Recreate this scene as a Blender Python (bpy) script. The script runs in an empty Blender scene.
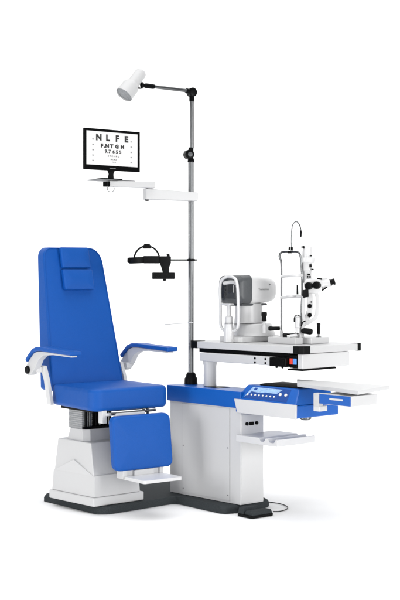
import bpy, bmesh, math, random
from mathutils import Vector, Matrix
random.seed(7)
R = math.radians
sc = bpy.context.scene
COL = sc.collection

# ------------------------------------------------------------------ camera
CAM_Z = 1.24
FPX = 1332.0                                   # focal length in photo pixels (400 px wide)
cam = bpy.data.cameras.new('camera')
cam.sensor_fit = 'HORIZONTAL'; cam.sensor_width = 36
cam.lens = 36 * FPX / 400
cam.shift_y = -0.075
cam.clip_start = 0.1; cam.clip_end = 2000
cam_o = bpy.data.objects.new('camera', cam); COL.objects.link(cam_o)
cam_o.location = (0, 0, CAM_Z); cam_o.rotation_euler = (R(90), 0, 0)
sc.camera = cam_o

# ------------------------------------------------------------------ white studio
w = bpy.data.worlds.new('World'); sc.world = w; w.use_nodes = True
bg = w.node_tree.nodes['Background']
bg.inputs[0].default_value = (0.97, 0.985, 1.0, 1); bg.inputs[1].default_value = 0.30
sc.view_settings.view_transform = 'Standard'; sc.view_settings.look = 'None'
sc.view_settings.exposure = 0; sc.view_settings.gamma = 1

def area(name, loc, aim, size, power):
    l = bpy.data.lights.new(name, 'AREA'); l.shape = 'RECTANGLE'
    l.size, l.size_y = size; l.energy = power
    o = bpy.data.objects.new(name, l); COL.objects.link(o); o.location = loc
    o.rotation_euler = (Vector(aim) - Vector(loc)).to_track_quat('-Z', 'Y').to_euler()
    return o
area('key_softbox', (5.0, 2.4, 1.3), (0, 7, 0.6), (1.6, 2.4), 215)
area('overhead_softbox', (0, 6.0, 9.0), (0, 6.0, 0), (11, 9), 900)
area('fill_softbox', (-5.0, 3.2, 1.2), (0, 7, 0.5), (1.6, 2.2), 150)
area('front_softbox', (0.5, -2.0, 2.0), (-0.05, 7.2, 1.2), (3.0, 3.6), 190)
area('backdrop_light', (0, 7.8, 6.5), (0, 11.6, 1.8), (9, 1.2), 30)

# ------------------------------------------------------------------ materials
def mat(name, col, rough=0.5, metal=0.0, noise=0.0, nscale=60, bump=0.0, bscale=400, spec=0.5, coat=0.0, creases=0.0):
    m = bpy.data.materials.new(name); m.use_nodes = True
    nt = m.node_tree; b = nt.nodes['Principled BSDF']
    b.inputs['Base Color'].default_value = (*col, 1)
    b.inputs['Roughness'].default_value = rough
    b.inputs['Metallic'].default_value = metal
    b.inputs['Specular IOR Level'].default_value = spec
    b.inputs['Coat Weight'].default_value = coat
    tc = nt.nodes.new('ShaderNodeTexCoord')
    if noise:
        n = nt.nodes.new('ShaderNodeTexNoise'); n.inputs['Scale'].default_value = nscale; n.inputs['Detail'].default_value = 4
        nt.links.new(tc.outputs['Object'], n.inputs['Vector'])
        mr = nt.nodes.new('ShaderNodeMapRange')
        mr.inputs['From Min'].default_value = 0.3; mr.inputs['From Max'].default_value = 0.7
        mr.inputs['To Min'].default_value = 1 - noise; mr.inputs['To Max'].default_value = 1 + noise
        nt.links.new(n.outputs['Fac'], mr.inputs['Value'])
        vm = nt.nodes.new('ShaderNodeVectorMath'); vm.operation = 'SCALE'
        vm.inputs[0].default_value = col
        nt.links.new(mr.outputs['Result'], vm.inputs['Scale'])
        nt.links.new(vm.outputs['Vector'], b.inputs['Base Color'])
    if bump:
        n2 = nt.nodes.new('ShaderNodeTexNoise'); n2.inputs['Scale'].default_value = bscale; n2.inputs['Detail'].default_value = 3
        nt.links.new(tc.outputs['Object'], n2.inputs['Vector'])
        bp = nt.nodes.new('ShaderNodeBump'); bp.inputs['Strength'].default_value = bump; bp.inputs['Distance'].default_value = 0.002
        nt.links.new(n2.outputs['Fac'], bp.inputs['Height'])
        if creases:
            n3 = nt.nodes.new('ShaderNodeTexNoise'); n3.inputs['Scale'].default_value = 9; n3.inputs['Detail'].default_value = 5; n3.inputs['Distortion'].default_value = 0.6
            nt.links.new(tc.outputs['Object'], n3.inputs['Vector'])
            b3 = nt.nodes.new('ShaderNodeBump'); b3.inputs['Strength'].default_value = creases; b3.inputs['Distance'].default_value = 0.02
            nt.links.new(n3.outputs['Fac'], b3.inputs['Height']); nt.links.new(b3.outputs['Normal'], bp.inputs['Normal'])
        nt.links.new(bp.outputs['Normal'], b.inputs['Normal'])
    return m
M = dict(
    floor=mat('white_studio_floor', (0.92, 0.92, 0.92), 0.9, noise=0.01, nscale=3),
    white=mat('white_enamel', (0.53, 0.53, 0.533), 0.38, noise=0.006, nscale=300),
    bright=mat('bright_white_plastic', (0.58, 0.58, 0.583), 0.3, noise=0.005, nscale=40),
    dimmed=mat('dimmed_white', (0.47, 0.47, 0.473), 0.35, noise=0.005, nscale=40),  # white darkened in its colour to offset strong light on lamp and arm
    light=mat('pale_grey_plastic', (0.5, 0.5, 0.505), 0.45, noise=0.03, nscale=50),
    grey=mat('mid_grey_plastic', (0.16, 0.165, 0.17), 0.5, noise=0.06, nscale=80),
    seam=mat('panel_joint_grey', (0.33, 0.33, 0.34), 0.7, noise=0.05),
    blue=mat('blue_leatherette', (0.003, 0.074, 0.34), 0.42, noise=0.07, nscale=350, bump=0.5, bscale=500, spec=0.2, creases=0.12),
    bluep=mat('blue_lacquer', (0.003, 0.090, 0.40), 0.33, noise=0.06, nscale=300, bump=0.06, bscale=900, spec=0.4),
    blued=mat('deep_blue_panel', (0.006, 0.055, 0.27), 0.3, noise=0.03),
    lcd=mat('pale_blue_display', (0.30, 0.46, 0.72), 0.2, noise=0.2, nscale=70),
    black=mat('black_plastic', (0.003, 0.0032, 0.0035), 0.3, noise=0.15, nscale=60, spec=0.06),
    rubber=mat('black_rubber', (0.005, 0.0054, 0.0058), 0.45, noise=0.15, bump=0.1, spec=0.08),
    plate=mat('dark_grey_textured_plate', (0.036, 0.041, 0.044), 0.8, noise=0.35, nscale=420, bump=0.3, bscale=700, spec=0.08),
    hood=mat('charcoal_hood', (0.065, 0.07, 0.075), 0.45, noise=0.08, nscale=90),
    chrome=mat('polished_steel', (0.15, 0.154, 0.158), 0.30, 1.0),
    steel=mat('brushed_steel', (0.14, 0.144, 0.148), 0.25, 1.0, noise=0.1, nscale=90),
    glass=mat('dark_lens_glass', (0.02, 0.022, 0.026), 0.06, spec=0.8),
    screen_ink=mat('printed_black', (0.01, 0.01, 0.01), 0.6),
    red=mat('red_switch', (0.75, 0.05, 0.03), 0.35),
    cyan=mat('blue_switch', (0.08, 0.28, 0.75), 0.35),
    panel=mat('dark_graphite_panel', (0.025, 0.027, 0.03), 0.4, noise=0.1),
    reflector=mat('lamp_reflector', (0.22, 0.23, 0.24), 0.35, 0.4, noise=0.2, nscale=90),
    cream=mat('ivory_knob', (0.85, 0.82, 0.72), 0.4),
)
sm = bpy.data.materials.new('lit_monitor_screen'); sm.use_nodes = True
sb = sm.node_tree.nodes['Principled BSDF']
sb.inputs['Base Color'].default_value = (0.1, 0.1, 0.1, 1); sb.inputs['Roughness'].default_value = 0.35
sb.inputs['Emission Color'].default_value = (1, 1, 1, 1); sb.inputs['Emission Strength'].default_value = 0.85
sb.inputs['Specular IOR Level'].default_value = 0.2
M['screen'] = sm

# ------------------------------------------------------------------ frames and objects
W = {}                                          # world matrix of every object, by name
def frame(x, y, z=0.0, deg=0.0):
    return Matrix.Translation((x, y, z)) @ Matrix.Rotation(R(deg), 4, 'Z')
def at(px, py, Y):                              # a measured photo point at a real distance Y -> metres
    return Vector(((px - 200) / FPX * Y, Y, CAM_Z - (py - 270) / FPX * Y))
def ground(px, py, z=0.0):
    return at(px, py, (CAM_Z - z) * FPX / (py - 270))
def thing(name, label, cat, F):
    o = bpy.data.objects.new(name, None); COL.objects.link(o)
    o.empty_display_size = 0.1; o.matrix_world = F; W[o.name] = F
    o['label'] = label; o['category'] = cat
    return o
def obj(name, bm, m, parent=None, F=None, label=None, weld=True):
    """link bm (given in frame F, the parent's by default) as one mesh"""
    me = bpy.data.meshes.new(name)
    bmesh.ops.recalc_face_normals(bm, faces=bm.faces)
    bm.to_mesh(me); bm.free()
    me.materials.append(M[m] if isinstance(m, str) else m)
    me.polygons.foreach_set('use_smooth', [True] * len(me.polygons))
    me.set_sharp_from_angle(angle=R(38))
    o = bpy.data.objects.new(name, me); COL.objects.link(o)
    PW = W[parent.name] if parent else Matrix.Identity(4)
    F = F if F is not None else PW
    if parent: o.parent = parent
    o.matrix_basis = PW.inverted() @ F
    W[o.name] = F
    if label: o['label'] = label
    wn = o.modifiers.new('shading', 'WEIGHTED_NORMAL'); wn.keep_sharp = True
    return o
B = bmesh.new

# ------------------------------------------------------------------ shapes
def merge(bm, t):
    me = bpy.data.meshes.new('t'); t.to_mesh(me); t.free(); bm.from_mesh(me); bpy.data.meshes.remove(me)
def solid(bm, verts, faces, r=0.0, seg=2):
    t = bmesh.new(); vs = [t.verts.new(v) for v in verts]
    for f in faces: t.faces.new([vs[i] for i in f])
    bmesh.ops.recalc_face_normals(t, faces=t.faces)
    if r > 0:
        bmesh.ops.bevel(t, geom=list(t.edges), offset=r, segments=seg, profile=0.5, affect='EDGES', clamp_overlap=True)
    merge(bm, t); return bm
def box(bm, x0, x1, y0, y1, z0, z1, r=0.003, seg=2):
    v = [(x, y, z) for x in (x0, x1) for y in (y0, y1) for z in (z0, z1)]
    return solid(bm, v, [(0, 1, 3, 2), (4, 6, 7, 5), (0, 4, 5, 1), (2, 3, 7, 6), (0, 2, 6, 4), (1, 5, 7, 3)], r, seg)
def loft(bm, rings, r=0.0, seg=2):              # rings: lists of 3D points, same count; capped
    n = len(rings[0]); v = [p for ring in rings for p in ring]; f = []
    for k in range(len(rings) - 1):
        for i in range(n):
            j = (i + 1) % n
            f.append((k * n + i, k * n + j, (k + 1) * n + j, (k + 1) * n + i))
    f.append(tuple(range(n))[::-1]); f.append(tuple((len(rings) - 1) * n + i for i in range(n)))
    return solid(bm, v, f, r, seg)
def rect(x0, x1, y0, y1, z): return [(x0, y0, z), (x1, y0, z), (x1, y1, z), (x0, y1, z)]
def prism(bm, poly, z0, z1, r=0.003, seg=2):
    return loft(bm, [[(x, y, z0) for x, y in poly], [(x, y, z1) for x, y in poly]], r, seg)
def prism_x(bm, poly, x0, x1, r=0.002, seg=2):  # poly in (y, z)
    return loft(bm, [[(x0, y, z) for y, z in poly], [(x1, y, z) for y, z in poly]], r, seg)
def prism_y(bm, poly, y0, y1, r=0.002, seg=2):  # poly in (x, z)
    return loft(bm, [[(x, y0, z) for x, z in poly], [(x, y1, z) for x, z in poly]], r, seg)
def rrect(x0, x1, y0, y1, rad, n=6):            # rad: 4 radii for corners (x0,y0) (x1,y0) (x1,y1) (x0,y1)
    if not isinstance(rad, (list, tuple)): rad = [rad] * 4
    P = []
    for (cx, cy, sx, sy, a0), rr in zip(((x0, y0, 1, 1, 180), (x1, y0, -1, 1, 270), (x1, y1, -1, -1, 0), (x0, y1, 1, -1, 90)), rad):
        rr = max(rr, 0.0008)
        for k in range(n + 1):
            a = R(a0 + 90 * k / n)
            P.append((cx + sx * rr + rr * math.cos(a), cy + sy * rr + rr * math.sin(a)))
    return P
def cushion(bm, x0, x1, y0, y1, rad, t, er, crown=0.004, fn=None, n=6, flat_back=False):
    """a padded panel: outline rounded rect, thickness t, rounded edges er, puffed by crown; fn maps (x, y, depth) to a point"""
    if not isinstance(rad, (list, tuple)): rad = [rad] * 4
    fn = fn or (lambda x, y, z: (x, y, z))
    def ring(d, z): return [fn(x, y, z) for x, y in rrect(x0 + d, x1 - d, y0 + d, y1 - d, [max(q - d, .001) for q in rad], n)]
    rings = []
    half = min(x1 - x0, y1 - y0) / 2
    if not flat_back:
        for k in range(4): a = R(90 * k / 4); rings.append(ring(er * (1 - math.sin(a)), er * (1 - math.cos(a))))
    else: rings.append(ring(0.002, 0)); rings.append(ring(0, .002))
    rings.append(ring(0, er if not flat_back else er * .4))
    if t - er > er: rings.append(ring(0, t - er))
    for k in range(1, 6): a = R(90 * k / 5); rings.append(ring(er * (1 - math.cos(a)), t - er + er * math.sin(a)))
    for q in (0.12, 0.3, 0.55, 0.85):
        d = er + (half - er) * q
        rings.append(ring(d, t + crown * math.sin(R(90) * min(1, q * 1.3))))
    return loft(bm, rings)
def tube(bm, pts, r, seg=16, smooth=0, caps=True):
    pts = [Vector(p) for p in pts]; rs = r if isinstance(r, (list, tuple)) else [r] * len(pts)
    if smooth:
        P, Q = [], []
        for i in range(len(pts) - 1):
            a, b, c, d = pts[max(i - 1, 0)], pts[i], pts[i + 1], pts[min(i + 2, len(pts) - 1)]
            for k in range(smooth):
                t = k / smooth
                P.append(0.5 * ((2 * b) + (c - a) * t + (2 * a - 5 * b + 4 * c - d) * t * t + (3 * b - a - 3 * c + d) * t ** 3))
                Q.append(rs[i] + (rs[i + 1] - rs[i]) * t)
        P.append(pts[-1]); Q.append(rs[-1]); pts, rs = P, Q
    rings = []; prev = None
    for i, p in enumerate(pts):
        t = (pts[min(i + 1, len(pts) - 1)] - pts[max(i - 1, 0)]).normalized()
        if prev is None:
            n = t.orthogonal().normalized()
        else:
            n = (prev - t * prev.dot(t)).normalized()
        prev = n; b = t.cross(n)
        rings.append([tuple(p + rs[i] * (math.cos(2 * math.pi * k / seg) * n + math.sin(2 * math.pi * k / seg) * b)) for k in range(seg)])
    return loft(bm, rings)
def lathe(bm, prof, p0=(0, 0, 0), ax=(0, 0, 1), seg=40):   # prof: (radius, distance along axis)
    p0 = Vector(p0); ax = Vector(ax).normalized(); n = ax.orthogonal().normalized(); b = ax.cross(n)
    return loft(bm, [[tuple(p0 + ax * h + max(q, 1e-4) * (math.cos(2 * math.pi * k / seg) * n + math.sin(2 * math.pi * k / seg) * b)) for k in range(seg)] for q, h in prof])
def cyl(bm, r, z0, z1, x=0, y=0, e=0.002, seg=40):
    return lathe(bm, [(r - e, z0), (r, z0 + e), (r, z1 - e), (r - e, z1)], (x, y, 0), (0, 0, 1), seg)
def bar(bm, a, b, wdt, hgt, r=0.002):           # flat bar from a to b, width across, height up
    a, b = Vector(a), Vector(b); d = (b - a).normalized(); s = d.cross(Vector((0, 0, 1))).normalized(); u = s.cross(d)
    q = [(-1, -1), (1, -1), (1, 1), (-1, 1)]
    return loft(bm, [[tuple(p + s * wdt / 2 * i + u * hgt / 2 * j) for i, j in q] for p in (a, b)], r)
def ink(bm, s, size, F, align='CENTER', bold=0.0, depth=0.0004, sx=1.0):   # lettering as thin solid geometry
    c = bpy.data.curves.new('ink', 'FONT'); c.body = s; c.size = size; c.align_x = align; c.align_y = 'CENTER'
    c.extrude = depth; c.offset = bold; c.resolution_u = 3
    o = bpy.data.objects.new('ink', c); COL.objects.link(o)
    dg = bpy.context.evaluated_depsgraph_get(); me = bpy.data.meshes.new_from_object(o.evaluated_get(dg))
    me.transform(F @ Matrix.Diagonal((sx, 1, 1, 1)))
    bm.from_mesh(me)
    bpy.data.objects.remove(o); bpy.data.curves.remove(c); bpy.data.meshes.remove(me)
    return bm
def basis(o, x, y, z):                          # matrix from origin and three axes
    x, y, z = Vector(x).normalized(), Vector(y).normalized(), Vector(z).normalized()
    m = Matrix((x, y, z)).transposed().to_4x4(); m.translation = Vector(o); return m

# ------------------------------------------------------------------ setting
bm = B()                                        # seamless sweep: floor curving up into the backdrop
prof = [(-3, 0), (9.4, 0)] + [(9.4 + 2.2 * math.sin(R(6 * k)), 2.2 - 2.2 * math.cos(R(6 * k))) for k in range(1, 16)] + [(11.6, 8)]
vv = [[bm.verts.new((x, y, z)) for y, z in prof] for x in (-9, 9)]
for k in range(len(prof) - 1): bm.faces.new((vv[0][k], vv[1][k], vv[1][k + 1], vv[0][k + 1]))
fl = obj('floor', bm, 'floor'); fl['kind'] = 'structure'

# =================================================================== instrument stand
SF = frame(0.207, 6.785, 0, 42)                  # near bottom corner of the cabinet; +x across it, +y along it to the rear
SI = SF.inverted()
def sl(p): return SI @ Vector(p)                 # world -> stand
stand = thing('instrument_stand', 'white cabinet with blue deck, tall steel pole, swivel table and control console', 'instrument stand', SF)

# floor plate, L-shaped, rounded edge
pl = [(-.836, 7.135), (-.545, 6.775), (-.515, 6.752), (-.475, 6.752), (-.445, 6.768), (-.150, 7.048), (-.130, 7.052), (-.110, 7.040), (.100, 6.778), (.130, 6.765), (.190, 6.790),
      (.345, 6.945), (.362, 6.985), (.350, 7.03), (-.010, 7.42), (-.05, 7.50), (-.10, 7.56), (-.25, 7.62), (-.50, 7.62), (-.55, 7.525), (-.835, 7.18)]
bm = B(); loft(bm, [[(x, y, z) for x, y in pl] for z in (0.002, 0.024)] + [[(x + (cx - x) * k, y + (cy - y) * k, z) for x, y in pl for cx, cy in ((-.15, 7.1),)] for k, z in ((.012, .036), (.03, .0405))])
obj('floor_plate', bm, 'plate', stand, Matrix.Identity(4))

# cabinet
bm = B(); box(bm, 0, .164, 0, .552, .0415, .56, .004)
cab = obj('cabinet', bm, 'white', stand)
bm = B(); box(bm, -.0025, .006, .082, .450, .055, .528, .0012)
obj('side_panel', bm, 'white', cab)
for y in (.0795, .4505):
    bm = B(); box(bm, -.001, .004, y - .0016, y + .0016, .052, .53, 0); obj('panel_joint', bm, 'seam', cab)
for y, z in ((.092, .325), (.092, .082), (.440, .305), (.440, .075)):
    bm = B(); lathe(bm, [(.0035, 0), (.0035, .002), (.002, .003)], (-.0022, y, z), (-1, 0, 0), 14); obj('screw', bm, 'grey', cab)
bm = B(); box(bm, .004, .160, -.003, .0, .05, .50, .001); obj('end_panel', bm, 'bright', cab)
for x0, x1 in ((.030, .048), (.058, .088), (.100, .116)):
    bm = B()
    if x1 - x0 > .02: box(bm, x0, x1, -.010, 0, .445, .462, .003)
    else: lathe(bm, [(.009, 0), (.009, .008), (.006, .012)], ((x0 + x1) / 2, -.002, .454), (0, -1, 0), 18)
    s_ = obj('socket', bm, 'black', cab)
bm = B(); box(bm, -.007, .171, -.006, .572, .535, .62, .004, 3)
deck = obj('top_deck', bm, 'bluep', stand)
bm = B(); box(bm, .05, .135, .22, .33, .6205, .6225, .0008); obj('cable_slot', bm, 'black', deck)

# pole, boot, clamps
PX, PY = sl((-.049, 7.24, 0)).xy
bm = B(); lathe(bm, [(.033, .620), (.036, .623), (.035, .652), (.028, .662), (.026, .674), (.020, .684)], (PX, PY, 0)); boot = obj('pole_boot', bm, 'rubber', stand)
bm = B(); cyl(bm, .0150, .68, 1.832, PX, PY, .001, 48); pole = obj('pole', bm, 'chrome', stand)
bm = B(); cyl(bm, .0185, .952, .958, PX, PY, .001); obj('pole_ring', bm, 'white', pole)
bm = B(); p = sl(at(187, 323, 7.2)); q = sl(at(165, 324.5, 7.16)); tube(bm, [p, q], .0022, 8); obj('thin_rod', bm, 'light', pole)
bm = B(); box(bm, *(lambda c: (c.x - .015, c.x + .015, c.y - .004, c.y + .004, c.z - .003, c.z + .003))(sl(at(168, 324.3, 7.165))), .001); obj('rod_tip', bm, 'light', pole)
# monitor arm (two segments)
bm = B()
a, b = sl(at(196, 197, 7.23)), sl(at(144.5, 194.2, 7.12))
d = (b - a).normalized(); sd = d.cross(Vector((0, 0, 1))).normalized()
def seg_box(a, b, wa, wb, ha, hb, r=.004):
    d = (b - a); d.z = 0; d.normalize(); s = d.cross(Vector((0, 0, 1)))
    up = Vector((0, 0, 1)); q = [(-1, -1), (1, -1), (1, 1), (-1, 1)]
    return loft(B(), [[tuple(a + s * wa * i + up * ha * j) for i, j in q], [tuple(b + s * wb * i + up * hb * j) for i, j in q]], r, 3)
arm = obj('monitor_arm', seg_box(a, b, .03, .028, .0235, .029), 'dimmed', stand)
a, b = sl(at(154, 185.3, 7.11)), sl(at(108.5, 184, 7.03))
obj('upper_arm', seg_box(a, b, .026, .024, .0175, .0155), 'dimmed', arm)
c = sl(at(147, 187, 7.115)); bm = B(); cyl(bm, .012, c.z - .005, c.z + .012, c.x, c.y); cyl(bm, .006, c.z - .075, c.z + .0, c.x, c.y); cyl(bm, .010, c.z - .075, c.z - .055, c.x, c.y); obj('arm_pivot', bm, 'black', arm)
c = sl(at(107, 184.3, 7.02)); bm = B(); box(bm, c.x - .013, c.x + .013, c.y - .02, c.y + .02, c.z - .013, c.z + .014, .003); obj('clamp', bm, 'black', arm)
bm = B(); c = at(110.8, 189, 7.02)
tube(bm, [sl(c + Vector((.019 * math.cos(t), 0, .016 * math.sin(t)))) for t in [R(100 + 34 * k) for k in range(11)]], .0018, 8); obj('cable_ring', bm, 'steel', arm)
c = sl(at(107, 180.6, 7.05)); mdir = (sl((10 * .766, 10 * .643, 0)) - sl((0, 0, 0))).normalized()
SHF = basis(at(107, 180.2, 7.05), (.766, .643, 0), (-.643, .766, 0), (0, 0, 1))
bm = B(); prism(bm, rrect(-.098, .150, -.06, .06, .02), -.004, .0, .001); obj('monitor_shelf', bm, 'grey', arm, SHF)

# table column and swivel arm
TF = frame(.508, 6.638, 0, 45)                    # near corner of the table top
CX, CY = sl((.0535, 7.134, 0)).xy
bm = B(); lathe(bm, [(.0335, .6205), (.0345, .622), (.0345, .730), (.0375, .738), (.0375, .755)], (CX, CY, 0), seg=56); obj('table_column', bm, 'white', stand)
bm = B(); box(bm, -.012, .078, .20, .712, .754, .7985, .004, 3); sw = obj('swivel_arm', bm, 'white', stand, TF)
for y, z in ((.307, .786), (.307, .765), (.2346, .786), (.2346, .765)):
    bm = B(); lathe(bm, [(.0062, -.001), (.0062, .0015), (.004, .002)], (-.0118, y, z), (-1, 0, 0), 18); obj('screw', bm, 'black', sw, TF)
bm = B(); box(bm, -.022, .09, .088, .2, .752, .797, .004); box(bm, -.026, -.02, .10, .185, .757, .79, .002); cyl(bm, .006, .744, .756, -.01, .12); cyl(bm, .006, .744, .756, -.01, .16)
obj('lock_housing', bm, 'black', sw, TF)
bm = B(); box(bm, .006, .39, .04, .088, .748, .812, .002); sbx = obj('switch_box', bm, 'black', sw, TF)
for k, (y0, y1, m, m2) in enumerate(((.062, .082, 'red', 'bright'), (.0405, .060, 'cyan', 'bright'))):
    bm = B(); box(bm, -.0005, .008, y0, y1, .766, .796, .0015); s_ = obj('rocker_switch', bm, m, sbx, TF)
    bm = B(); ym = (y0 + y1) / 2
    box(bm, -.0025, 0, ym - .006, ym + .006, .768, .776, .0005); box(bm, -.0025, 0, ym - .002, ym + .002, .777, .793, .0005); box(bm, -.0025, 0, ym - .007, ym + .003, .785, .789, .0004)
# dark sliding rail under the top
bm = B(); box(bm, .02, .43, .10, .745, .7995, .8195, .002); box(bm, .016, .024, .30, .33, .803, .818, .003); obj('sliding_rail', bm, 'black', sw, TF)
# end cover
bm = B(); box(bm, .010, .385, .004, .038, .7445, .8185, .004, 3); cov = obj('end_cover', bm, 'bright', sw, TF)
bm = B(); box(bm, .006, .270, .002, .10, .7355, .744, .0015); obj('under_plate', bm, 'black', cov, TF)
# table top
bm = B(); prism(bm, rrect(0, .478, 0, .795, .018), .821, .856, .004, 3); top = obj('table_top', bm, 'white', stand, TF)
for x0, x1, y0, y1 in ((-.004, .062, -.004, .058), (.445, .482, -.004, .05), (-.004, .062, .74, .799), (.445, .482, .74, .799)):
    rr = [.004] * 4
    i = (0 if x0 < 0 else 1) if y0 < 0 else (3 if x0 < 0 else 2); rr[i] = .022
    bm = B(); prism(bm, rrect(x0, x1, y0, y1, rr), .8185, .8582, .003, 2); obj('corner_guard', bm, 'rubber', top, TF)

# ---- control console
bm = B()
box(bm, -.006, .298, -.40, .032, .515, .577, .006, 3)
loft(bm, [rect(-.0095, .290, -.396, .034, .5775), rect(.05, .262, -.366, .0, .654)], .006, 3)
con = obj('console', bm, 'bluep', stand)
bm = B(); prism_x(bm, [(-.401, .513), (-.403, .583), (.036, .583), (.012, .513)], -.0135, -.005, .0025); obj('side_fascia', bm, 'bright', con)
n_ = Vector((-.0765, 0, .0595)).normalized()      # outward normal of the sloping face
def slope(y, f, h=0.0):
    p = Vector((-.0095 + .0595 * f, y, .5775 + .0765 * f)) + n_ * h
    return tuple(p)
def plaque(name, poly, h0, h1, m, par, r=.0006):
    bm = B(); loft(bm, [[slope(y, f, h0) for y, f in poly], [slope(y, f, h1) for y, f in poly]], r, 2); return obj(name, bm, m, par)
pan = plaque('control_panel', [(-.015, .16), (-.045, .92), (-.315, .92), (-.325, .16)], -.001, .0012, 'blued', con)
plaque('display', [(-.050, .88), (-.262, .86), (-.235, .58), (-.150, .60), (-.118, .54), (-.055, .60), (-.022, .24)], .001, .0028, 'lcd', pan)
plaque('display_mark', [(-.066, .84), (-.088, .84), (-.088, .70), (-.066, .70)], .0025, .0034, 'blued', pan, 0)
for k in range(8):
    y = -.040 - k * .0268
    bm = B(); lathe(bm, [(.0048, 0), (.0048, .003), (.003, .0045)], slope(y, .40, .001), n_, 16); obj('button', bm, 'cream', pan)
for y in (-.262, -.300):
    bm = B(); lathe(bm, [(.0080, 0), (.0080, .004), (.005, .007)], slope(y, .56, .001), n_, 20); obj('dial', bm, 'cream', pan)
bm = B(); cushion(bm, .066, .250, -.358, -.055, .03, .007, .003, .008, fn=lambda x, y, z: (x, y, .653 + z), flat_back=True); obj('rubber_mat', bm, 'rubber', con)
bm = B(); cyl(bm, .030, .500, .516, .13, -.33); cyl(bm, .022, .494, .501, .13, -.33); obj('under_light', bm, 'steel', con)

# pull-out drawer and bracket at the console's end
D0 = sl((.700, 6.18, 0)); dx, dy = D0.x, D0.y
bm = B(); box(bm, dx + .001, dx + .186, dy, dy + .198, .604, .654, .003); dr = obj('drawer', bm, 'white', con)
bm = B(); box(bm, dx - .004, dx + .004, dy + .002, dy + .196, .606, .652, .002); obj('drawer_fascia', bm, 'bluep', dr)
bm = B(); box(bm, dx - .0065, dx - .002, dy + .045, dy + .130, .628, .637, .0015); obj('handle', bm, 'bright', dr)
bm = B(); box(bm, dx + .0, dx + .056, dy + .198, dy + .238, .567, .592, .003); obj('bracket_foot', bm, 'bright', con)
bm = B(); box(bm, dx - .002, dx + .028, dy + .200, dy + .236, .590, .654, .003); obj('tray_bracket', bm, 'light', con)
tp = [(.494, 6.79), (.478, 6.557), (.727, 6.13), (.913, 6.415)]
tp = [sl((x, y, 0)).xy for x, y in tp]
bm = B(); prism(bm, tp, .6655, .684, .003, 2); obj('side_tray', bm, 'white', con)

# lower accessory tray with two grooves
g = [(.013, .402)]
prof = [(.013, .368), (-.28, .368), (-.28, .402)]
def notch(c, wd, dp):
    return [(c - wd / 2, .402), (c - wd / 2 + .006, .402 - dp * .7), (c - wd / 2 + .014, .402 - dp), (c + wd / 2 - .014, .402 - dp), (c + wd / 2 - .006, .402 - dp * .7), (c + wd / 2, .402)]
prof += notch(-.243, .052, .018) + notch(-.176, .044, .018) + [(.013, .402)]
bm = B(); prism_x(bm, prof, -.02, .255, .0015); obj('accessory_tray', bm, 'bright', stand)

# =================================================================== lamp on the pole
LF = Matrix.Translation((-.049, 7.24, 1.83))
lamp = thing('reading_lamp', 'white spotlight head on a jointed steel arm at the top of the tall pole', 'lamp', LF)
WI = Matrix.Identity(4)
def upper(name, bm, m, par=lamp, label=None): return obj(name, bm, m, par, WI, label)
P0 = Vector((-.049, 7.24, 0)); adir = Vector((-.766, -.643, 0)); ads = Vector((.643, -.766, 0))
bm = B(); lathe(bm, [(.018, 1.826), (.019, 1.83), (.017, 1.842), (.012, 1.85)], P0)
lathe(bm, [(.014, -.024), (.026, -.018), (.026, .018), (.014, .024)], P0 + Vector((0, 0, 1.867)) + Vector((-.012, 0, 0)), (.35, -.94, 0))
cyl(bm, .014, 1.872, 1.905, P0.x, P0.y)
j1 = upper('lower_joint', bm, 'black')
bm = B(); lathe(bm, [(.013, 0), (.013, .003), (.004, .005)], P0 + Vector((-.012, 0, 1.867)) + Vector((.35, -.94, 0)) * .0225, (.35, -.94, 0), 20); upper('joint_cap', bm, 'hood', j1)
bm = B(); cyl(bm, .0115, 1.90, 2.17, P0.x + .004, P0.y, .001); upper('upright_tube', bm, 'chrome')
jt = P0 + Vector((.004, 0, 2.205))
bm = B(); cyl(bm, .014, 2.155, 2.195, P0.x + .004, P0.y); lathe(bm, [(.014, -.022), (.025, -.016), (.025, .016), (.014, .022)], jt, (.45, -.89, 0))
tube(bm, [jt, jt + adir * .038 + Vector((0, 0, .006))], .014); upper('elbow_joint', bm, 'black')
bm = B(); a0 = jt + adir * .03 + Vector((0, 0, .006)); a1 = jt + adir * .270 + Vector((0, 0, .008)); tube(bm, [a0, a1], .0095, 24); upper('horizontal_tube', bm, 'chrome')
a2 = a1 + adir * .055
bm = B(); tube(bm, [a1 - adir * .01, a1, a2 - adir * .01, a2], [.012, .0135, .0135, .010], 20); upper('grip', bm, 'black')
hd = Vector((-.52, -.40, -.755)).normalized()      # direction the lamp points
op = at(124.0, 95.0, 6.93)                        # centre of the mouth
bk = op - hd * .178
bm = B(); bl = a2 + adir * .012
lathe(bm, [(.004, -.013), (.011, -.009), (.013, 0), (.011, .009), (.004, .013)], bl, adir, 20)
tube(bm, [bl + Vector((0, 0, .014)), bl + adir * .03 + Vector((0, 0, .006)), op - hd * .10 + Vector((.03, 0, -.012))], .005, 10, 4)
tube(bm, [bl - Vector((0, 0, .014)), bl + adir * .03 - Vector((0, 0, .018)), op - hd * .09 + Vector((.03, 0, -.022))], .004, 10, 4)
upper('ball_joint', bm, 'black')
bm = B()
lathe(bm, [(.001, 0), (.020, .002), (.0285, .010), (.0315, .022), (.0318, .088), (.0340, .094), (.0440, .108), (.0465, .118), (.0480, .176), (.0485, .178), (.0465, .178), (.0455, .170), (.0430, .125), (.02, .118), (.001, .118)], bk, hd, 56)
hdo = upper('lamp_head', bm, 'dimmed')
bm = B(); lathe(bm, [(.0450, .172), (.0445, .160), (.036, .140), (.018, .128), (.016, .150), (.001, .154)], bk, hd, 40); upper('reflector', bm, 'reflector', hdo)

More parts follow.
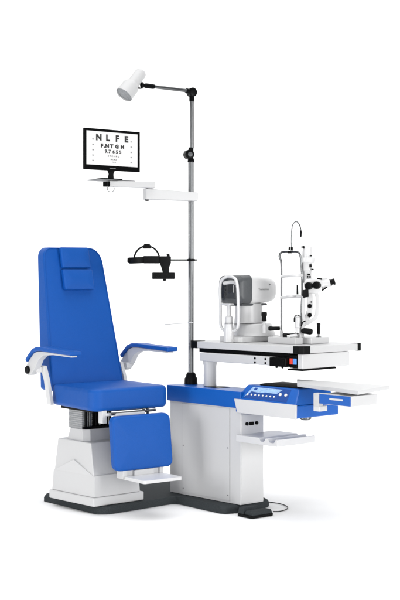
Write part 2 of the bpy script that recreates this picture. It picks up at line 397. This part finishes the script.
# =================================================================== monitor
mx = Vector((.766, .643, 0)); mn = Vector((.643, -.766, 0))           # width direction, facing direction
mc = at(112.2, 150.4, 7.05)
MF = basis(mc, mx, Vector((0, 0, 1)), mn)                              # x right, y up, z towards viewer
mon = thing('monitor', 'black framed monitor showing a letter chart, on the pale shelf of the white arm', 'monitor', Matrix.Translation(at(107, 180, 7.05)))
MW, MH = .364, .216
bm = B(); solid(bm, [(x, y, z) for x in (-MW / 2, MW / 2) for y in (-MH / 2, MH / 2) for z in (-.011, 0)], [(0, 1, 3, 2), (4, 6, 7, 5), (0, 4, 5, 1), (2, 3, 7, 6), (0, 2, 6, 4), (1, 5, 7, 3)], .004, 3)
box(bm, -MW / 2, MW / 2, MH / 2 - .013, MH / 2, 0, .004, .0015); box(bm, -MW / 2, MW / 2, -MH / 2, -MH / 2 + .026, 0, .004, .0015)
box(bm, -MW / 2, -MW / 2 + .014, -MH / 2 + .02, MH / 2 - .01, 0, .0038, .0012); box(bm, MW / 2 - .014, MW / 2, -MH / 2 + .02, MH / 2 - .01, 0, .0038, .0012)
loft(bm, [[(x, y, -.010) for x, y in rrect(-.12, .12, -.07, .07, .02)], [(x, y, -.032) for x, y in rrect(-.09, .09, -.05, .05, .02)]])
case = obj('casing', bm, 'black', mon, MF)
bm = B(); box(bm, -MW / 2 + .0145, MW / 2 - .0145, -MH / 2 + .0265, MH / 2 - .0135, .0002, .0012, 0); scr = obj('screen', bm, 'screen', mon, MF)
def row(*items, name='letter_row'):
    bm = B()
    for t, x, y, size, bold, sx in items: ink(bm, t, size, Matrix.Translation((x, y, .0016)), bold=bold, sx=sx)
    obj(name, bm, 'screen_ink', scr, MF)
row(*[(t, x,   .062, .045, .0024, 1.08) for t, x in zip('NLFE', (-.088, -.030, .032, .092))])
row(*[(t, x, .020, .027, .0018, 1.15) for t, x in zip('F.NTGH', (-.068, -.052, -.034, -.004, .030, .066))])
row(*[(t, x, -.008, .024, .0011, 1.15) for t, x in zip('9.7655', (-.042, -.030, -.018, .008, .030, .052))])
row(('S T C H R G', .008, -.032, .011, .0002, 1.3)); row(('N C K Z', .008, -.049, .009, .0002, 1.2)); row(('V H D', .010, -.063, .008, .0002, 1.2))
row(*[('06', -.125, .052 - k * .028, .010, 0, 1) for k in range(5)], name='number_column')
row(*[('06', .125, .052 - k * .028, .010, 0, 1) for k in range(5)], name='number_column')
bm = B(); box(bm, -.02, .02, -MH / 2 + .010, -MH / 2 + .013, .0036, .0043, 0); obj('maker_mark', bm, 'grey', case, MF)
bm = B(); c = at(110.5, 174, 7.07)
loft(bm, [rect(c.x - .016, c.x + .018, 7.06, 7.085, at(0, 180, 7.07).z), rect(c.x - .010, c.x + .016, 7.06, 7.085, c.z), rect(c.x - .018, c.x + .024, 7.06, 7.085, c.z + .02)], .002)
obj('stand_neck', bm, 'black', mon, WI)
bm = B(); prism(bm, rrect(-.055, .085, -.045, .045, .03), .0008, .008, .002); obj('stand_foot', bm, 'black', mon, SHF)

# =================================================================== headset hanging on the pole
HY = 7.12
hs = thing('headset', 'black head-worn ophthalmoscope with curved headband, hanging from a rod on the pole', 'headset', Matrix.Translation(at(190, 260, 7.24)))
def hp(px, py, d=0): return at(px, py, HY + d)
bm = B(); tube(bm, [at(196.5, 260, 7.24), at(172, 260, HY), at(166, 260, HY)], .0042, 12); 
lathe(bm, [(.0215, -.006), (.0215, .006)], (-.049, 7.24, at(0, 260, 7.24).z)); obj('hanging_rod', bm, 'black', hs, WI)
bm = B(); pts = []
for k in range(13):
    a = R(180 - 15 * k); pts.append(hp(146.8 + 12.6 * math.cos(a), 259 - 13.0 * math.sin(a), .03 * math.sin(a)))
rings = []
for i, p in enumerate(pts):
    t = (pts[min(i + 1, 12)] - pts[max(i - 1, 0)]).normalized(); n = Vector((0, 1, 0)); s = t.cross(n).normalized()
    rings.append([tuple(p + n * u * .012 + s * v * .0042) for u, v in ((-1, -1), (1, -1), (1, 1), (-1, 1))])
loft(bm, rings, .0)
obj('over_band', bm, 'rubber', hs, WI)
bm = B(); a = hp(147, 247, .02); box(bm, a.x - .021, a.x + .021, a.y - .018, a.y + .018, a.z - .009, a.z + .011, .003); box(bm, a.x - .016, a.x + .016, a.y - .02, a.y + .02, a.z + .005, a.z + .016, .003); obj('band_adjuster', bm, 'black', hs, WI)
bm = B()
N = 40; rg = []
for k in range(N):
    a = 2 * math.pi * k / N; rg.append(hp(145.5 + 15.5 * math.cos(a), 260 - .6 * math.cos(a), .085 * math.sin(a)))
hgt = .017
t_ = bmesh.new(); vs = []
for k, p in enumerate(rg):
    c_ = sum(rg, Vector()) / N; o_ = (p - c_); o_.z = 0; o_.normalize()
    vs.append([t_.verts.new(p + o_ * i + Vector((0, 0, j))) for i, j in ((-.004, -hgt), (.005, -hgt), (.005, hgt), (-.004, hgt))])
for k in range(N):
    A, C_ = vs[k], vs[(k + 1) % N]
    for i in range(4): t_.faces.new((A[i], A[(i + 1) % 4], C_[(i + 1) % 4], C_[i]))
merge(bm, t_); obj('brow_band', bm, 'rubber', hs, WI)
bm = B(); a = hp(131.5, 260.2, -.02); lathe(bm, [(.006, -.024), (.014, -.018), (.015, .014), (.010, .022)], a, (-1, 0, .05), 20); obj('size_knob', bm, 'black', hs, WI)
bm = B(); a, b = hp(143, 259, -.086), hp(160, 261, -.07); box(bm, a.x, b.x, a.y - .008, a.y + .012, a.z - .024, a.z + .016, .006); obj('brow_pad', bm, 'black', hs, WI)
bm = B(); a = hp(165.3, 262, -.03)
loft(bm, [[tuple(hp(x, y, -.03 + s * w_)) for x, w_, s in ((x0, .03, -1), (x1, .03, -1), (x1, .03, 1), (x0, .03, 1))] for y, x0, x1 in ((256.2, 160, 171), (263, 159.5, 171), (268, 161.5, 169), (274, 163, 169))], .004)
tube(bm, [hp(168, 254.0, -.03), hp(168.5, 258, -.03)], .008, 14)
obj('lamp_housing', bm, 'black', hs, WI)
bm = B(); a, b = hp(152.3, 272.5, -.03), hp(174.8, 279, -.03); box(bm, a.x, b.x, a.y - .03, a.y + .03, b.z, a.z, .004)
for x in (158, 168): lathe(bm, [(.012, 0), (.012, .008), (.009, .008), (.009, .004)], hp(x, 275.8, -.060), (0, -1, 0), 20)
lathe(bm, [(.009, 0), (.007, .010)], hp(164.5, 279, -.03), (0, 0, -1), 16); obj('binocular_box', bm, 'black', hs, WI)

# =================================================================== autorefractor
AF = TF @ Matrix.Translation((.06, .56, .8565))    # device frame: patient side faces -x, +y to the rear-left
ar = thing('eye_refractor', 'white machine with charcoal hood and chin rest on the table, nearer the pole', 'eye refractor', AF)
# head 
AH = AF
def A(name, bm, m, par=ar, F=None): return obj(name, bm, m, par, F if F is not None else AF)
bm = B(); prism(bm, rrect(.0, .335, -.085, .08, [.02, .05, .05, .02]), .0005, .030, .004, 3); box(bm, -.022, .04, -.036, .016, .0005, .020, .004); base = A('base_plate', bm, 'white')
bm = B(); box(bm, .22, .27, -.0865, -.084, .010, .020, .0005); A('maker_plate', bm, 'grey', base)
cx_, cy_ = .188, .0
bm = B(); lathe(bm, [(.122, .031), (.122, .042), (.116, .052), (.104, .088), (.094, .096)], (cx_, cy_, 0), seg=56); A('turntable', bm, 'bright')
bm = B()
rings = []
for z, rr in ((.090, .085), (.10, .083), (.15, .079), (.205, .078)):
    rings.append([(cx_ - .034 + rr * 1.05 * math.cos(2 * math.pi * k / 48), cy_ + rr * .86 * math.sin(2 * math.pi * k / 48), z + (.018 * math.cos(2 * math.pi * k / 48 + 2.3) if z < .095 else 0)) for k in range(48)])
loft(bm, rings); A('neck', bm, 'white')
# head box: hood (front) + white body
def rring(x, y0, y1, z0, z1, r): return [(x, y, z) for y, z in rrect(y0, y1, z0, z1, r, 5)]
bm = B(); loft(bm, [rring(.012, -.068, .088, .222, .338, .03), rring(.028, -.082, .100, .206, .352, .03), rring(.086, -.086, .104, .203, .358, .028), rring(.093, -.082, .100, .207, .353, .028)])
hood = A('front_hood', bm, 'hood')
bm = B(); box(bm, .006, .018, -.040, .070, .232, .322, .004, 3); fp = A('front_panel', bm, 'panel', hood)
bm = B(); box(bm, .004, .007, -.026, .012, .262, .306, .002); A('window', bm, 'glass', fp)
for z, r_ in ((.300, .006), (.276, .006), (.255, .008)):
    bm = B(); lathe(bm, [(r_, 0), (r_, .003), (r_ * .6, .003)], (.006, .035, z), (-1, 0, 0), 18); A('sensor', bm, 'glass', fp)
bm = B(); loft(bm, [rring(.090, -.083, .100, .212, .351, .026), rring(.101, -.084, .101, .204, .352, .026), rring(.245, -.080, .098, .208, .343, .034), rring(.290, -.074, .092, .216, .335, .040), rring(.303, -.056, .074, .234, .318, .035)])
body = A('head_body', bm, 'bright')
bm = B(); FT = basis((.180, -.0845, .280), (1, 0, 0), (0, 0, 1), (0, -1, 0)); ink(bm, 'Tonomo', .0165, FT, bold=.0, sx=1.45)
A('maker_name', bm, 'grey', body)
bm = B(); lathe(bm, [(.0035, 0), (.0035, .002)], (.232, -.0818, .306), (0, -1, 0), 14); A('indicator', bm, 'grey', body)
bm = B(); box(bm, .04, .235, -.062, .08, .192, .205, .005); A('neck_plate', bm, 'hood')
# chin rest
bm = B(); lathe(bm, [(.026, .001), (.026, .075), (.024, .080), (.0235, .098), (.020, .100)], (-.012, -.01, 0)); 
cr = A('chin_rest_column', bm, 'bright')
bm = B(); lathe(bm, [(.021, .098), (.021, .135), (.012, .14), (.0105, .200)], (-.012, -.01, 0)); A('inner_post', bm, 'white', cr)
bm = B(); lathe(bm, [(.0268, .100), (.0268, .104)], (-.012, -.01, 0)); A('groove_ring', bm, 'seam', cr)
bm = B(); box(bm, -.032, .004, -.035, .03, .198, .208, .006); A('chin_cup', bm, 'bright', cr)
y0, y1, x_ = -.076, .054, -.010
pts = [(x_, y0 + .01, .075), (x_, y0, .10), (x_, y0, .20), (x_ - .004, y0 + .002, .30), (x_ - .006, y0 + .015, .335), (x_ - .004, y0 + .045, .348), (x_, -.005, .350), (x_ - .004, y1 - .04, .344), (x_ - .006, y1 - .012, .325), (x_ - .004, y1, .28), (x_, y1, .18), (x_, y1, .10), (x_, y1 - .01, .075), (x_, y1 - .03, .062), (x_, -.01, .060), (x_, y0 + .03, .062), (x_, y0 + .012, .072)]
bm = B(); tube(bm, pts, .0078, 14, 5); A('head_frame', bm, 'bright', cr)
bm = B(); tube(bm, [(x_ + .004, y0 + .02, .315), (x_ + .018, -.005, .318), (x_ + .004, y1 - .02, .312)], .010, 12, 5); A('brow_rest', bm, 'white', cr)
# joystick
jx = at(264.2, 330, 7.02)
jl = AF.inverted() @ jx
bm = B(); lathe(bm, [(.011, -.016), (.011, .022), (.0075, .03)], (jl.x, jl.y, jl.z)); lathe(bm, [(.0075, .03), (.0075, .048)], (jl.x, jl.y, jl.z)); js = A('joystick', bm, 'light')
bm = B(); lathe(bm, [(.011, .046), (.0135, .050), (.0125, .070), (.0155, .078), (.015, .092), (.009, .096)], (jl.x, jl.y, jl.z)); A('joystick_grip', bm, 'black', js)

# =================================================================== slit lamp
SY = 6.96
LFR = Matrix.Translation((.549, SY, .8565))
slm = thing('slit_lamp', 'white microscope with wire head frame and gooseneck light on the swivel table', 'slit lamp microscope', LFR)
def P(px, py, d=0.0): return at(px, py, SY + d)
def S(name, bm, m, par=slm, F=WI): return obj(name, bm, m, par, F)
zt = .8565
TB = TF
def tl(p): return TF.inverted() @ Vector(p)
# head rest base bar (runs along the table edge) and instrument base behind it
bm = B(); c0, c1 = tl(P(272, 342, .17)), tl(P(304.5, 344, -.06))
box(bm, .14, .20, .165, .355, zt, zt + .034, .003); S('rest_base', bm, 'white', slm, TF)
bm = B(); box(bm, .225, .37, .13, .40, zt, zt + .034, .004); S('slide_base', bm, 'bright', slm, TF)
# posts of the head rest
cr_d, pr = 'chrome', .0055
yl, yr = .10, -.02
bm = B(); tube(bm, [P(281.4, 338, yl), P(281.4, 290, yl), P(281.4, 268, yl), P(281, 261, yl), P(279.5, 256.5, yl), P(281, 252.8, yl), P(285, 251.8, yl * .8), P(290.5, 251.8, .04), P(296, 251.8, .0), P(299, 253, yr), P(300.6, 257, yr), P(301.0, 263, yr), P(301.8, 272, yr), P(302.2, 290, yr), P(301.4, 310, yr), P(300.2, 339, yr)], .0058, 14, 4); hf = S('head_frame', bm, 'steel')
bm = B(); lathe(bm, [(.009, 0), (.0085, .05), (.007, .055)], P(281.4, 341, yl)); S('post_foot', bm, 'bright', hf)
bm = B(); lathe(bm, [(.009, 0), (.0085, .05), (.007, .055)], P(300.2, 343, yr)); S('post_foot', bm, 'bright', hf)
bm = B(); tube(bm, [P(281.6, 276.5, yl), P(286, 276, .0), P(296, 275.6, -.06), P(302, 275.4, yr)], .0085, 12, 4); S('brow_strap', bm, 'bright', hf)
bm = B(); tube(bm, [P(281, 297.5, yl), P(290, 297, .04), P(302, 296.2, yr)], .0075, 12, 3); lathe(bm, [(.024, 0), (.026, .008), (.016, .010)], P(291, 297, .01)); S('chin_rest', bm, 'bright', hf)
bm = B(); tube(bm, [P(297.5, 294.5, -.02), P(297.3, 285, -.02)], [.0055, .004], 10); S('height_knob', bm, 'black', hf)
bm = B(); box(bm, *(lambda c: (c.x - .015, c.x + .012, c.y - .01, c.y + .01, c.z - .008, c.z + .007))(P(290.3, 252, .04)), .003); lathe(bm, [(.005, 0), (.004, .018)], P(289.3, 250, .03)); lathe(bm, [(.006, 0), (.006, .018)], P(291.8, 250.5, .04)); gk = S('gooseneck_clamp', bm, 'black', hf)
bm = B(); tube(bm, [P(291.6, 250, .04), P(291.4, 240, .04), P(291.8, 230, .04), P(293.0, 224.5, .04), P(296, 221.6, .04), P(299, 224, .03), P(300.6, 228.5, .02), P(300.8, 232, .02)], .0032, 10, 5); gn = S('gooseneck', bm, 'steel')
bm = B(); tube(bm, [P(300.8, 230.5, .02), P(300.9, 232, .02), P(300.8, 234, .02), P(300.7, 237, .02)], [.004, .0055, .0055, .0045], 12); S('fixation_tip', bm, 'black', gn)
# illumination tower
bm = B(); c = P(308, 263)
def vlathe(bm, px, d, prof, seg=36):               # prof in photo heights: (radius_px, y)
    x0 = P(px, 0, d).x
    rows = [(r / 191.4, P(px, y, d).z) for r, y in prof]
    return loft(bm, [[(x0 + r * math.cos(2 * math.pi * k / seg), SY + d + r * math.sin(2 * math.pi * k / seg), z) for k in range(seg)] for r, z in rows])
vlathe(bm, 307.2, 0, [(2.5, 246.0), (4.4, 246.8), (4.6, 248), (5.0, 257.5)]); th = S('lamp_house', bm, 'bright')
bm = B(); vlathe(bm, 307.6, 0, [(5.5, 256.8), (7.4, 257.4), (7.6, 258.5), (7.6, 261.6), (7.0, 262.4), (5, 262.6)]); S('collar', bm, 'bright', th)
bm = B(); box(bm, *(lambda c: (c.x - .007, c.x + .007, c.y - .008, c.y + .008, c.z - .004, c.z + .004))(P(302.6, 247, -.01)), .0015); box(bm, *(lambda c: (c.x - .003, c.x + .003, c.y - .006, c.y + .006, c.z - .007, c.z + .007))(P(303.8, 247.3, -.015)), .001); S('latch', bm, 'black', th)
bm = B(); vlathe(bm, 307.0, 0, [(5.4, 262.4), (5.4, 270.5), (4.6, 271.2), (4.4, 276), (4.8, 283)]); tw = S('tower', bm, 'white', th)
for x, y, w_, h_ in ((310.6, 265.8, .006, .008), (312.6, 269.4, .006, .004), (308.8, 274.5, .007, .004), (307.6, 276.8, .003, .005), (310.2, 276.8, .003, .005), (311, 255.8, .004, .003)):
    c = P(x, y, -.028); bm = B(); box(bm, c.x - w_, c.x + w_, c.y - .003, c.y + .006, c.z - h_, c.z + h_, .0015); S('lever', bm, 'black', tw)
# microscope head with binocular tubes
bm = B()
loft(bm, [[tuple(P(x, y, d)) for x, y in ((303.5, 283), (306, 279), (312, 278.2), (320, 279.6), (323.5, 282.5), (321.5, 290), (317, 294), (309, 293), (304.5, 289))] for d in (-.045, .035)], .004)
mh = S('microscope_head', bm, 'bright')
def eye(px, py, r, d0, L=.02, ax=(-.35, -1, .02)):
    bm = B(); lathe(bm, [(r * .8, -.014), (r, -.010), (r * 1.02, L * .5), (r * .95, L), (r * .70, L), (r * .66, L - .008), (.001, L - .009)], P(px, py, d0), ax, 32); return bm
S('objective', eye(309.0, 286.0, .0195, -.052), 'rubber', mh)
S('objective', eye(317.0, 285.2, .0195, -.048), 'rubber', mh)
bm = B(); tube(bm, [P(320.5, 285.5, -.01), P(325, 284, .0), P(329.8, 282.8, .0)], [.022, .0235, .021], 28); S('eyepiece_tube', bm, 'bright', mh)
bm = B(); tube(bm, [P(319.5, 283.5, .04), P(324, 280.8, .045), P(327.5, 280, .045)], [.016, .0165, .014], 28); S('eyepiece_tube', bm, 'white', mh)
bm = B(); ea = P(329.5, 282.8, .0); tube(bm, [ea, P(331, 282.4, .0), P(331.2, 282.3, 0), P(333.2, 281.9, .0), P(333.4, 281.8, 0), P(334.8, 281.4, .0)], [.018, .018, .0145, .0145, .0185, .0165], 26); S('eyecup', bm, 'rubber', mh)
bm = B(); tube(bm, [P(322, 290.5, -.03), P(327, 287.0, -.03)], .004, 10); S('side_lever', bm, 'black', mh)
bm = B(); tube(bm, [P(317, 278.4, -.03), P(322, 279.2, -.03)], .0045, 10); S('side_lever', bm, 'black', mh)
bm = B(); loft(bm, [[tuple(P(x, y, d)) for x, y in ((302.6, 290), (308.4, 289), (308.8, 297), (303.2, 298))] for d in (-.07, -.02)], .003); S('prism_block', bm, 'black', mh)
# carrying arm
bm = B()
def strip(bm, pts, th, d0, d1, r=.003):
    pts = [Vector((x, y, 0)) for x, y in pts]; L_, R_ = [], []
    for i, p in enumerate(pts):
        t = (pts[min(i + 1, len(pts) - 1)] - pts[max(i - 1, 0)]).normalized(); n = Vector((-t.y, t.x, 0)); L_.append(p + n * th); R_.append(p - n * th)
    poly = L_ + R_[::-1]
    return loft(bm, [[tuple(P(q.x, q.y, d)) for q in poly] for d in (d0, d1)], r)
strip(bm, [(316, 291), (317.3, 297), (317.4, 306), (317.0, 314), (315.5, 318), (311, 321), (303.5, 325)], 1.9, -.02, .02)
S('microscope_arm', bm, 'bright')
bm = B(); strip(bm, [(309.5, 293), (310.3, 303), (309.6, 311), (307.5, 317), (303.5, 321.5)], 3.0, -.04, -.005); la = S('lamp_arm', bm, 'white')
for y in (306, 315.2): 
    bm = B(); lathe(bm, [(.011, -.006), (.011, .008), (.008, .011)], P(309.8, y, -.05), (-.25, -1, 0), 24); S('adjusting_knob', bm, 'black', la)
bm = B(); lathe(bm, [(.004, 0), (.004, .006)], P(311.3, 302, -.041), (0, -1, 0), 12); S('set_screw', bm, 'black', la)
bm = B(); strip(bm, [(303.8, 296), (303.4, 304), (303.0, 312), (304, 320), (302.5, 330)], 1.6, -.05, -.02); S('mirror_arm', bm, 'light')
bm = B(); vlathe(bm, 297.6, -.05, [(1.8, 316.5), (2.9, 317.2), (3.0, 327), (2.2, 328), (2.2, 333)]); vb = S('pivot_block', bm, 'bright')
bm = B(); tube(bm, [P(294.2, 322, -.06), P(294.4, 317.5, -.065), P(297, 315, -.07), P(300.4, 316.5, -.065)], .003, 8, 4); tube(bm, [P(301, 326, -.07), P(303, 322, -.07), P(305.5, 320.8, -.07)], .0035, 8); S('pivot_lever', bm, 'black', vb)
bm = B(); vlathe(bm, 300, .0, [(4.0, 325), (4.2, 328), (4.2, 337), (6, 338.5), (6.2, 342)]); S('pivot_column', bm, 'white')
bm = B(); tube(bm, [P(283.5, 333.8, .02), P(292, 334.2, -.01), P(300, 332, -.03)], .0048, 12, 3); box(bm, *(lambda c: (c.x - .011, c.x + .011, c.y - .012, c.y + .012, c.z - .008, c.z + .008))(P(284.8, 335.4, .0)), .002); S('axle', bm, 'black')
bm = B(); tube(bm, [P(290, 336.0, -.05), P(297, 335.0, -.05)], .008, 14); S('axle_sleeve', bm, 'bright')
bm = B(); tube(bm, [P(301.5, 331.0, -.05), P(304, 330.8, -.05), P(310.5, 331.6, -.05), P(312.6, 331.8, -.05)], [.011, .0155, .0165, .011], 20); S('focus_grip', bm, 'rubber')
bm = B(); tube(bm, [P(268.3, 328.6, .05), P(270, 328.5, .05), P(273, 328.4, .05), P(279.5, 328.3, .06)], [.009, .0125, .0105, .0105], 20); S('elevation_grip', bm, 'rubber')
bm = B(); vlathe(bm, 318.6, .0, [(2.6, 338), (2.6, 336.5), (1.0, 335.8), (1.0, 333)]); jy = S('joystick', bm, 'steel')
bm = B(); vlathe(bm, 318.6, .0, [(1.7, 334), (1.9, 333), (1.6, 329), (1.9, 325), (2.0, 323.6), (1.2, 322.8)]); S('joystick_grip', bm, 'rubber', jy)

# =================================================================== foot pedal
FF = frame(.262, 6.695, 0, 40)
fpd = thing('foot_pedal', 'small dark foot switch with two pads and a cable, on the floor before the cabinet', 'foot pedal', FF)
bm = B(); prism(bm, rrect(-.048, .112, -.052, .068, [.02, .03, .02, .02]), .002, .014, .004); obj('pedal_base', bm, 'rubber', fpd)
bm = B(); loft(bm, [rect(-.038, .100, -.046, .014, .013), rect(-.034, .094, -.040, .012, .034)], .004, 2); obj('pad', bm, 'plate', fpd)
bm = B(); loft(bm, [rect(-.040, .070, .018, .064, .013), rect(-.036, .066, .021, .060, .046)], .004, 2); obj('pad', bm, 'plate', fpd)
pts = [(273, 511.3), (279, 511.2), (284.5, 510), (287.6, 508), (286.5, 506), (281, 503.9), (274, 502.6), (266, 501.8)]
bm = B(); tube(bm, [ground(x, y, .004) for x, y in pts], .0024, 8, 5); obj('cable', bm, 'rubber', fpd, WI)

# =================================================================== examination chair
CF = frame(-.471, 7.0, 0, 37)                     # below the seat's centre; -y is the way the chair faces
ch = thing('examination_chair', 'blue upholstered examination chair with armrests, calf pad and footplate on a white pedestal', 'examination chair', CF)
# pedestal
PF = frame(-.537, 6.728, 0, 42)
bm = B()
box(bm, 0, .33, 0, .386, .0415, .086, .006, 3)
ped = obj('pedestal', bm, 'white', ch, PF)
bm = B(); loft(bm, [rect(.010, .312, .010, .374, .086), rect(.015, .306, .016, .368, .195)], .004, 2)
prism_x(bm, [(.016, .190), (.368, .190), (.192, .262)], .0155, .034, .002)
obj('lower_shell', bm, 'white', ped, PF)
bm = B(); loft(bm, [rect(.017, .302, .019, .365, .17), rect(.033, .288, .068, .352, .357)], .005, 3); obj('upper_shell', bm, 'white', ped, PF)
bm = B(); c4 = lambda x0, x1, y0, y1, c, z: [(x0 + c, y0, z), (x1 - c, y0, z), (x1, y0 + c, z), (x1, y1 - c, z), (x1 - c, y1, z), (x0 + c, y1, z), (x0, y1 - c, z), (x0, y0 + c, z)]
loft(bm, [c4(.050, .275, .13, .325, .03, .350), c4(.062, .262, .150, .31, .03, .415)], .003, 2); obj('collar', bm, 'white', ped, PF)
# lift column
bm = B(); rings = []
for k in range(23):
    z = .4155 + k * .0052; e = .004 if k % 2 else 0
    rings.append(rect(.062 + e, .130 - e, .180 + e, .300 - e, z))
loft(bm, rings); obj('bellows', bm, mat('grey_bellows', (.33, .335, .34), .6, noise=.1), ch, PF)
bm = B(); box(bm, .128, .27, .22, .29, .413, .535, .003); box(bm, .07, .30, .15, .20, .515, .535, .002); box(bm, .062, .28, .16, .18, .4155, .428, .002); lift = obj('lift_frame', bm, 'black', ch, PF)
for x in (.085, .110, .150, .175, .215, .245):
    bm = B(); cyl(bm, .007, .42, .53, x, .178, .001, 18); obj('lift_rod', bm, 'steel' if x in (.110, .175) else 'black', lift, PF)
# seat
bm = B(); cushion(bm, -.235, .235, -.205, .215, [.062, .045, .03, .03], .108, .022, .006, fn=lambda x, y, z: (x, y, .530 + z - (.008 * max(0, (-y) / .2) if z < .05 else 0)), n=10)
seat = obj('seat', bm, 'blue', ch)
bm = B(); box(bm, -.19, .20, -.13, .19, .512, .533, .004); obj('seat_frame', bm, 'black', ch)
# backrest: front leans back, rear stands upright
H = .765
def backf(x, h, d):                                # d: 0 rear .. 1 front
    k = h / H
    yf = .205 + .178 * k; yr = .345 + .105 * k
    return (x * (1 - .20 * k), yr + (yf - yr) * d, .598 + h - .010 * d * 0)
bm = B()
T = .10
def bf(x, h, z): return backf(x, h, z / T)
cushion(bm, -.228, .228, 0, H, [.02, .02, .085, .055], T, .016, .005, fn=bf, n=10)
back = obj('backrest', bm, 'blue', ch)
bm = B(); tube(bm, [bf(x, h, T - .002) for x, h in rrect(-.223, .223, .005, H - .005, [.02, .02, .08, .052], 10)[21:] ] + [bf(x, h, T - .002) for x, h in rrect(-.223, .223, .005, H - .005, [.02, .02, .08, .052], 10)[:1]] , .0030, 8)
obj('piping', bm, 'blue', back)
# head cushions
def hf_(off, tilt=0.0):
    def f(x, h, z):
        p = backf(x, h, 1.0); return (p[0] / (1 - .20 * h / H), p[1] - .004 - z, p[2] + z * .1)
    return f
bm = B(); cushion(bm, -.092, .086, .652, .764, .008, .030, .009, .004, fn=hf_(0)); hc = obj('head_cushion', bm, 'blue', back)
bm = B(); cushion(bm, -.094, .092, .532, .644, .008, .032, .009, .005, fn=hf_(0)); obj('head_cushion', bm, 'blue', back)
# armrests
for s, nm in ((-1, 'a'), (1, 'b')):
    xc = .300 * s
    # padded top: sloping rear, flat front
    path = [(.315, .770), (.285, .795), (.245, .826), (.205, .838), (.15, .840), (.05, .836), (-.145, .830)]
    t_ = 0.022
    top_ = [(y, z) for y, z in path]; low_ = [(y, z - t_) for y, z in path[::-1]]
    low_[-1] = (path[0][0] - .010, path[0][1] - t_ * .8)
    bm = B(); prism_x(bm, top_ + low_, xc - .034, xc + .034, .006, 3)
    ao = obj('armrest', bm, 'blue', ch)
    br = [(-.13, .8075), (.05, .8125), (.15, .8155), (.205, .814), (.245, .803), (.285, .772), (.318, .742), (.335, .722), (.330, .695), (.305, .682), (.275, .690), (.235, .725), (.20, .770), (.15, .795), (.05, .802), (-.13, .799)]
    bm = B(); prism_x(bm, br, xc - .020, xc + .016, .003); obj('bracket', bm, 'white', ao)
    bm = B(); lathe(bm, [(.019, 0), (.021, .003), (.021, .010), (.017, .014)], (xc + s * .012 if s > 0 else xc - .018, .305, .712), (s, 0, 0), 28); obj('pivot_knob', bm, 'rubber', ao)
    bm = B(); sx_, dy_ = (.262, 0) if s < 0 else (.244, .035)
    strip_ = [(.265 + dy_, .735), (.225 + dy_, .735), (.190 + dy_, .66), (.150 + dy_, .535), (.190 + dy_, .535), (.225 + dy_, .66)]
    prism_x(bm, strip_, s * sx_ - .010, s * sx_ + .010, .003); prism_x(bm, [(.28, .73), (.24, .73), (.235, .70), (.27, .70)], min(s * .262, xc), max(s * .262, xc), .003); obj('side_strut', bm, 'bright', ao)
# calf pad and footplate
bm = B()
def cf(x, h, z): return (x, -.245 - z - .03 * (1 - h / .27), .232 + h)
cushion(bm, -.178, .180, 0, .272, .034, .046, .014, .004, fn=cf); calf = obj('calf_pad', bm, 'blue', ch)
bm = B(); box(bm, -.12, .06, -.235, -.205, .494, .514, .003); box(bm, -.178, -.150, -.20, -.16, .462, .528, .003); box(bm, -.16, -.11, -.21, -.195, .500, .514, .003); box(bm, -.12, -.095, -.24, -.22, .25, .50, .003); box(bm, .095, .12, -.24, -.22, .25, .50, .003); obj('leg_bracket', bm, 'bright', ch)
bm = B()
for x in (.075, .100): cyl(bm, .008, .480, .526, x, -.20, .001, 16)
tube(bm, [(-.14, -.225, .512), (.13, -.225, .516)], .007, 12); obj('leg_rod', bm, 'steel', ch)
bm = B()
loft(bm, [[(x, y, z) for x, y in rrect(-.118, .114, -.485, -.285, .012)] for z in (.188, .204)], 0)
fpl = obj('footplate', bm, 'bright', ch)
bm = B(); box(bm, -.128, -.100, -.31, -.255, .190, .262, .003); box(bm, .098, .124, -.31, -.255, .190, .262, .003); box(bm, -.105, .10, -.300, -.275, .200, .240, .003); box(bm, -.06, .06, -.315, -.296, .203, .232, .003); obj('footplate_mount', bm, 'white', fpl)

for o in bpy.data.objects:
    if o.name.startswith('ink'): bpy.data.objects.remove(o)
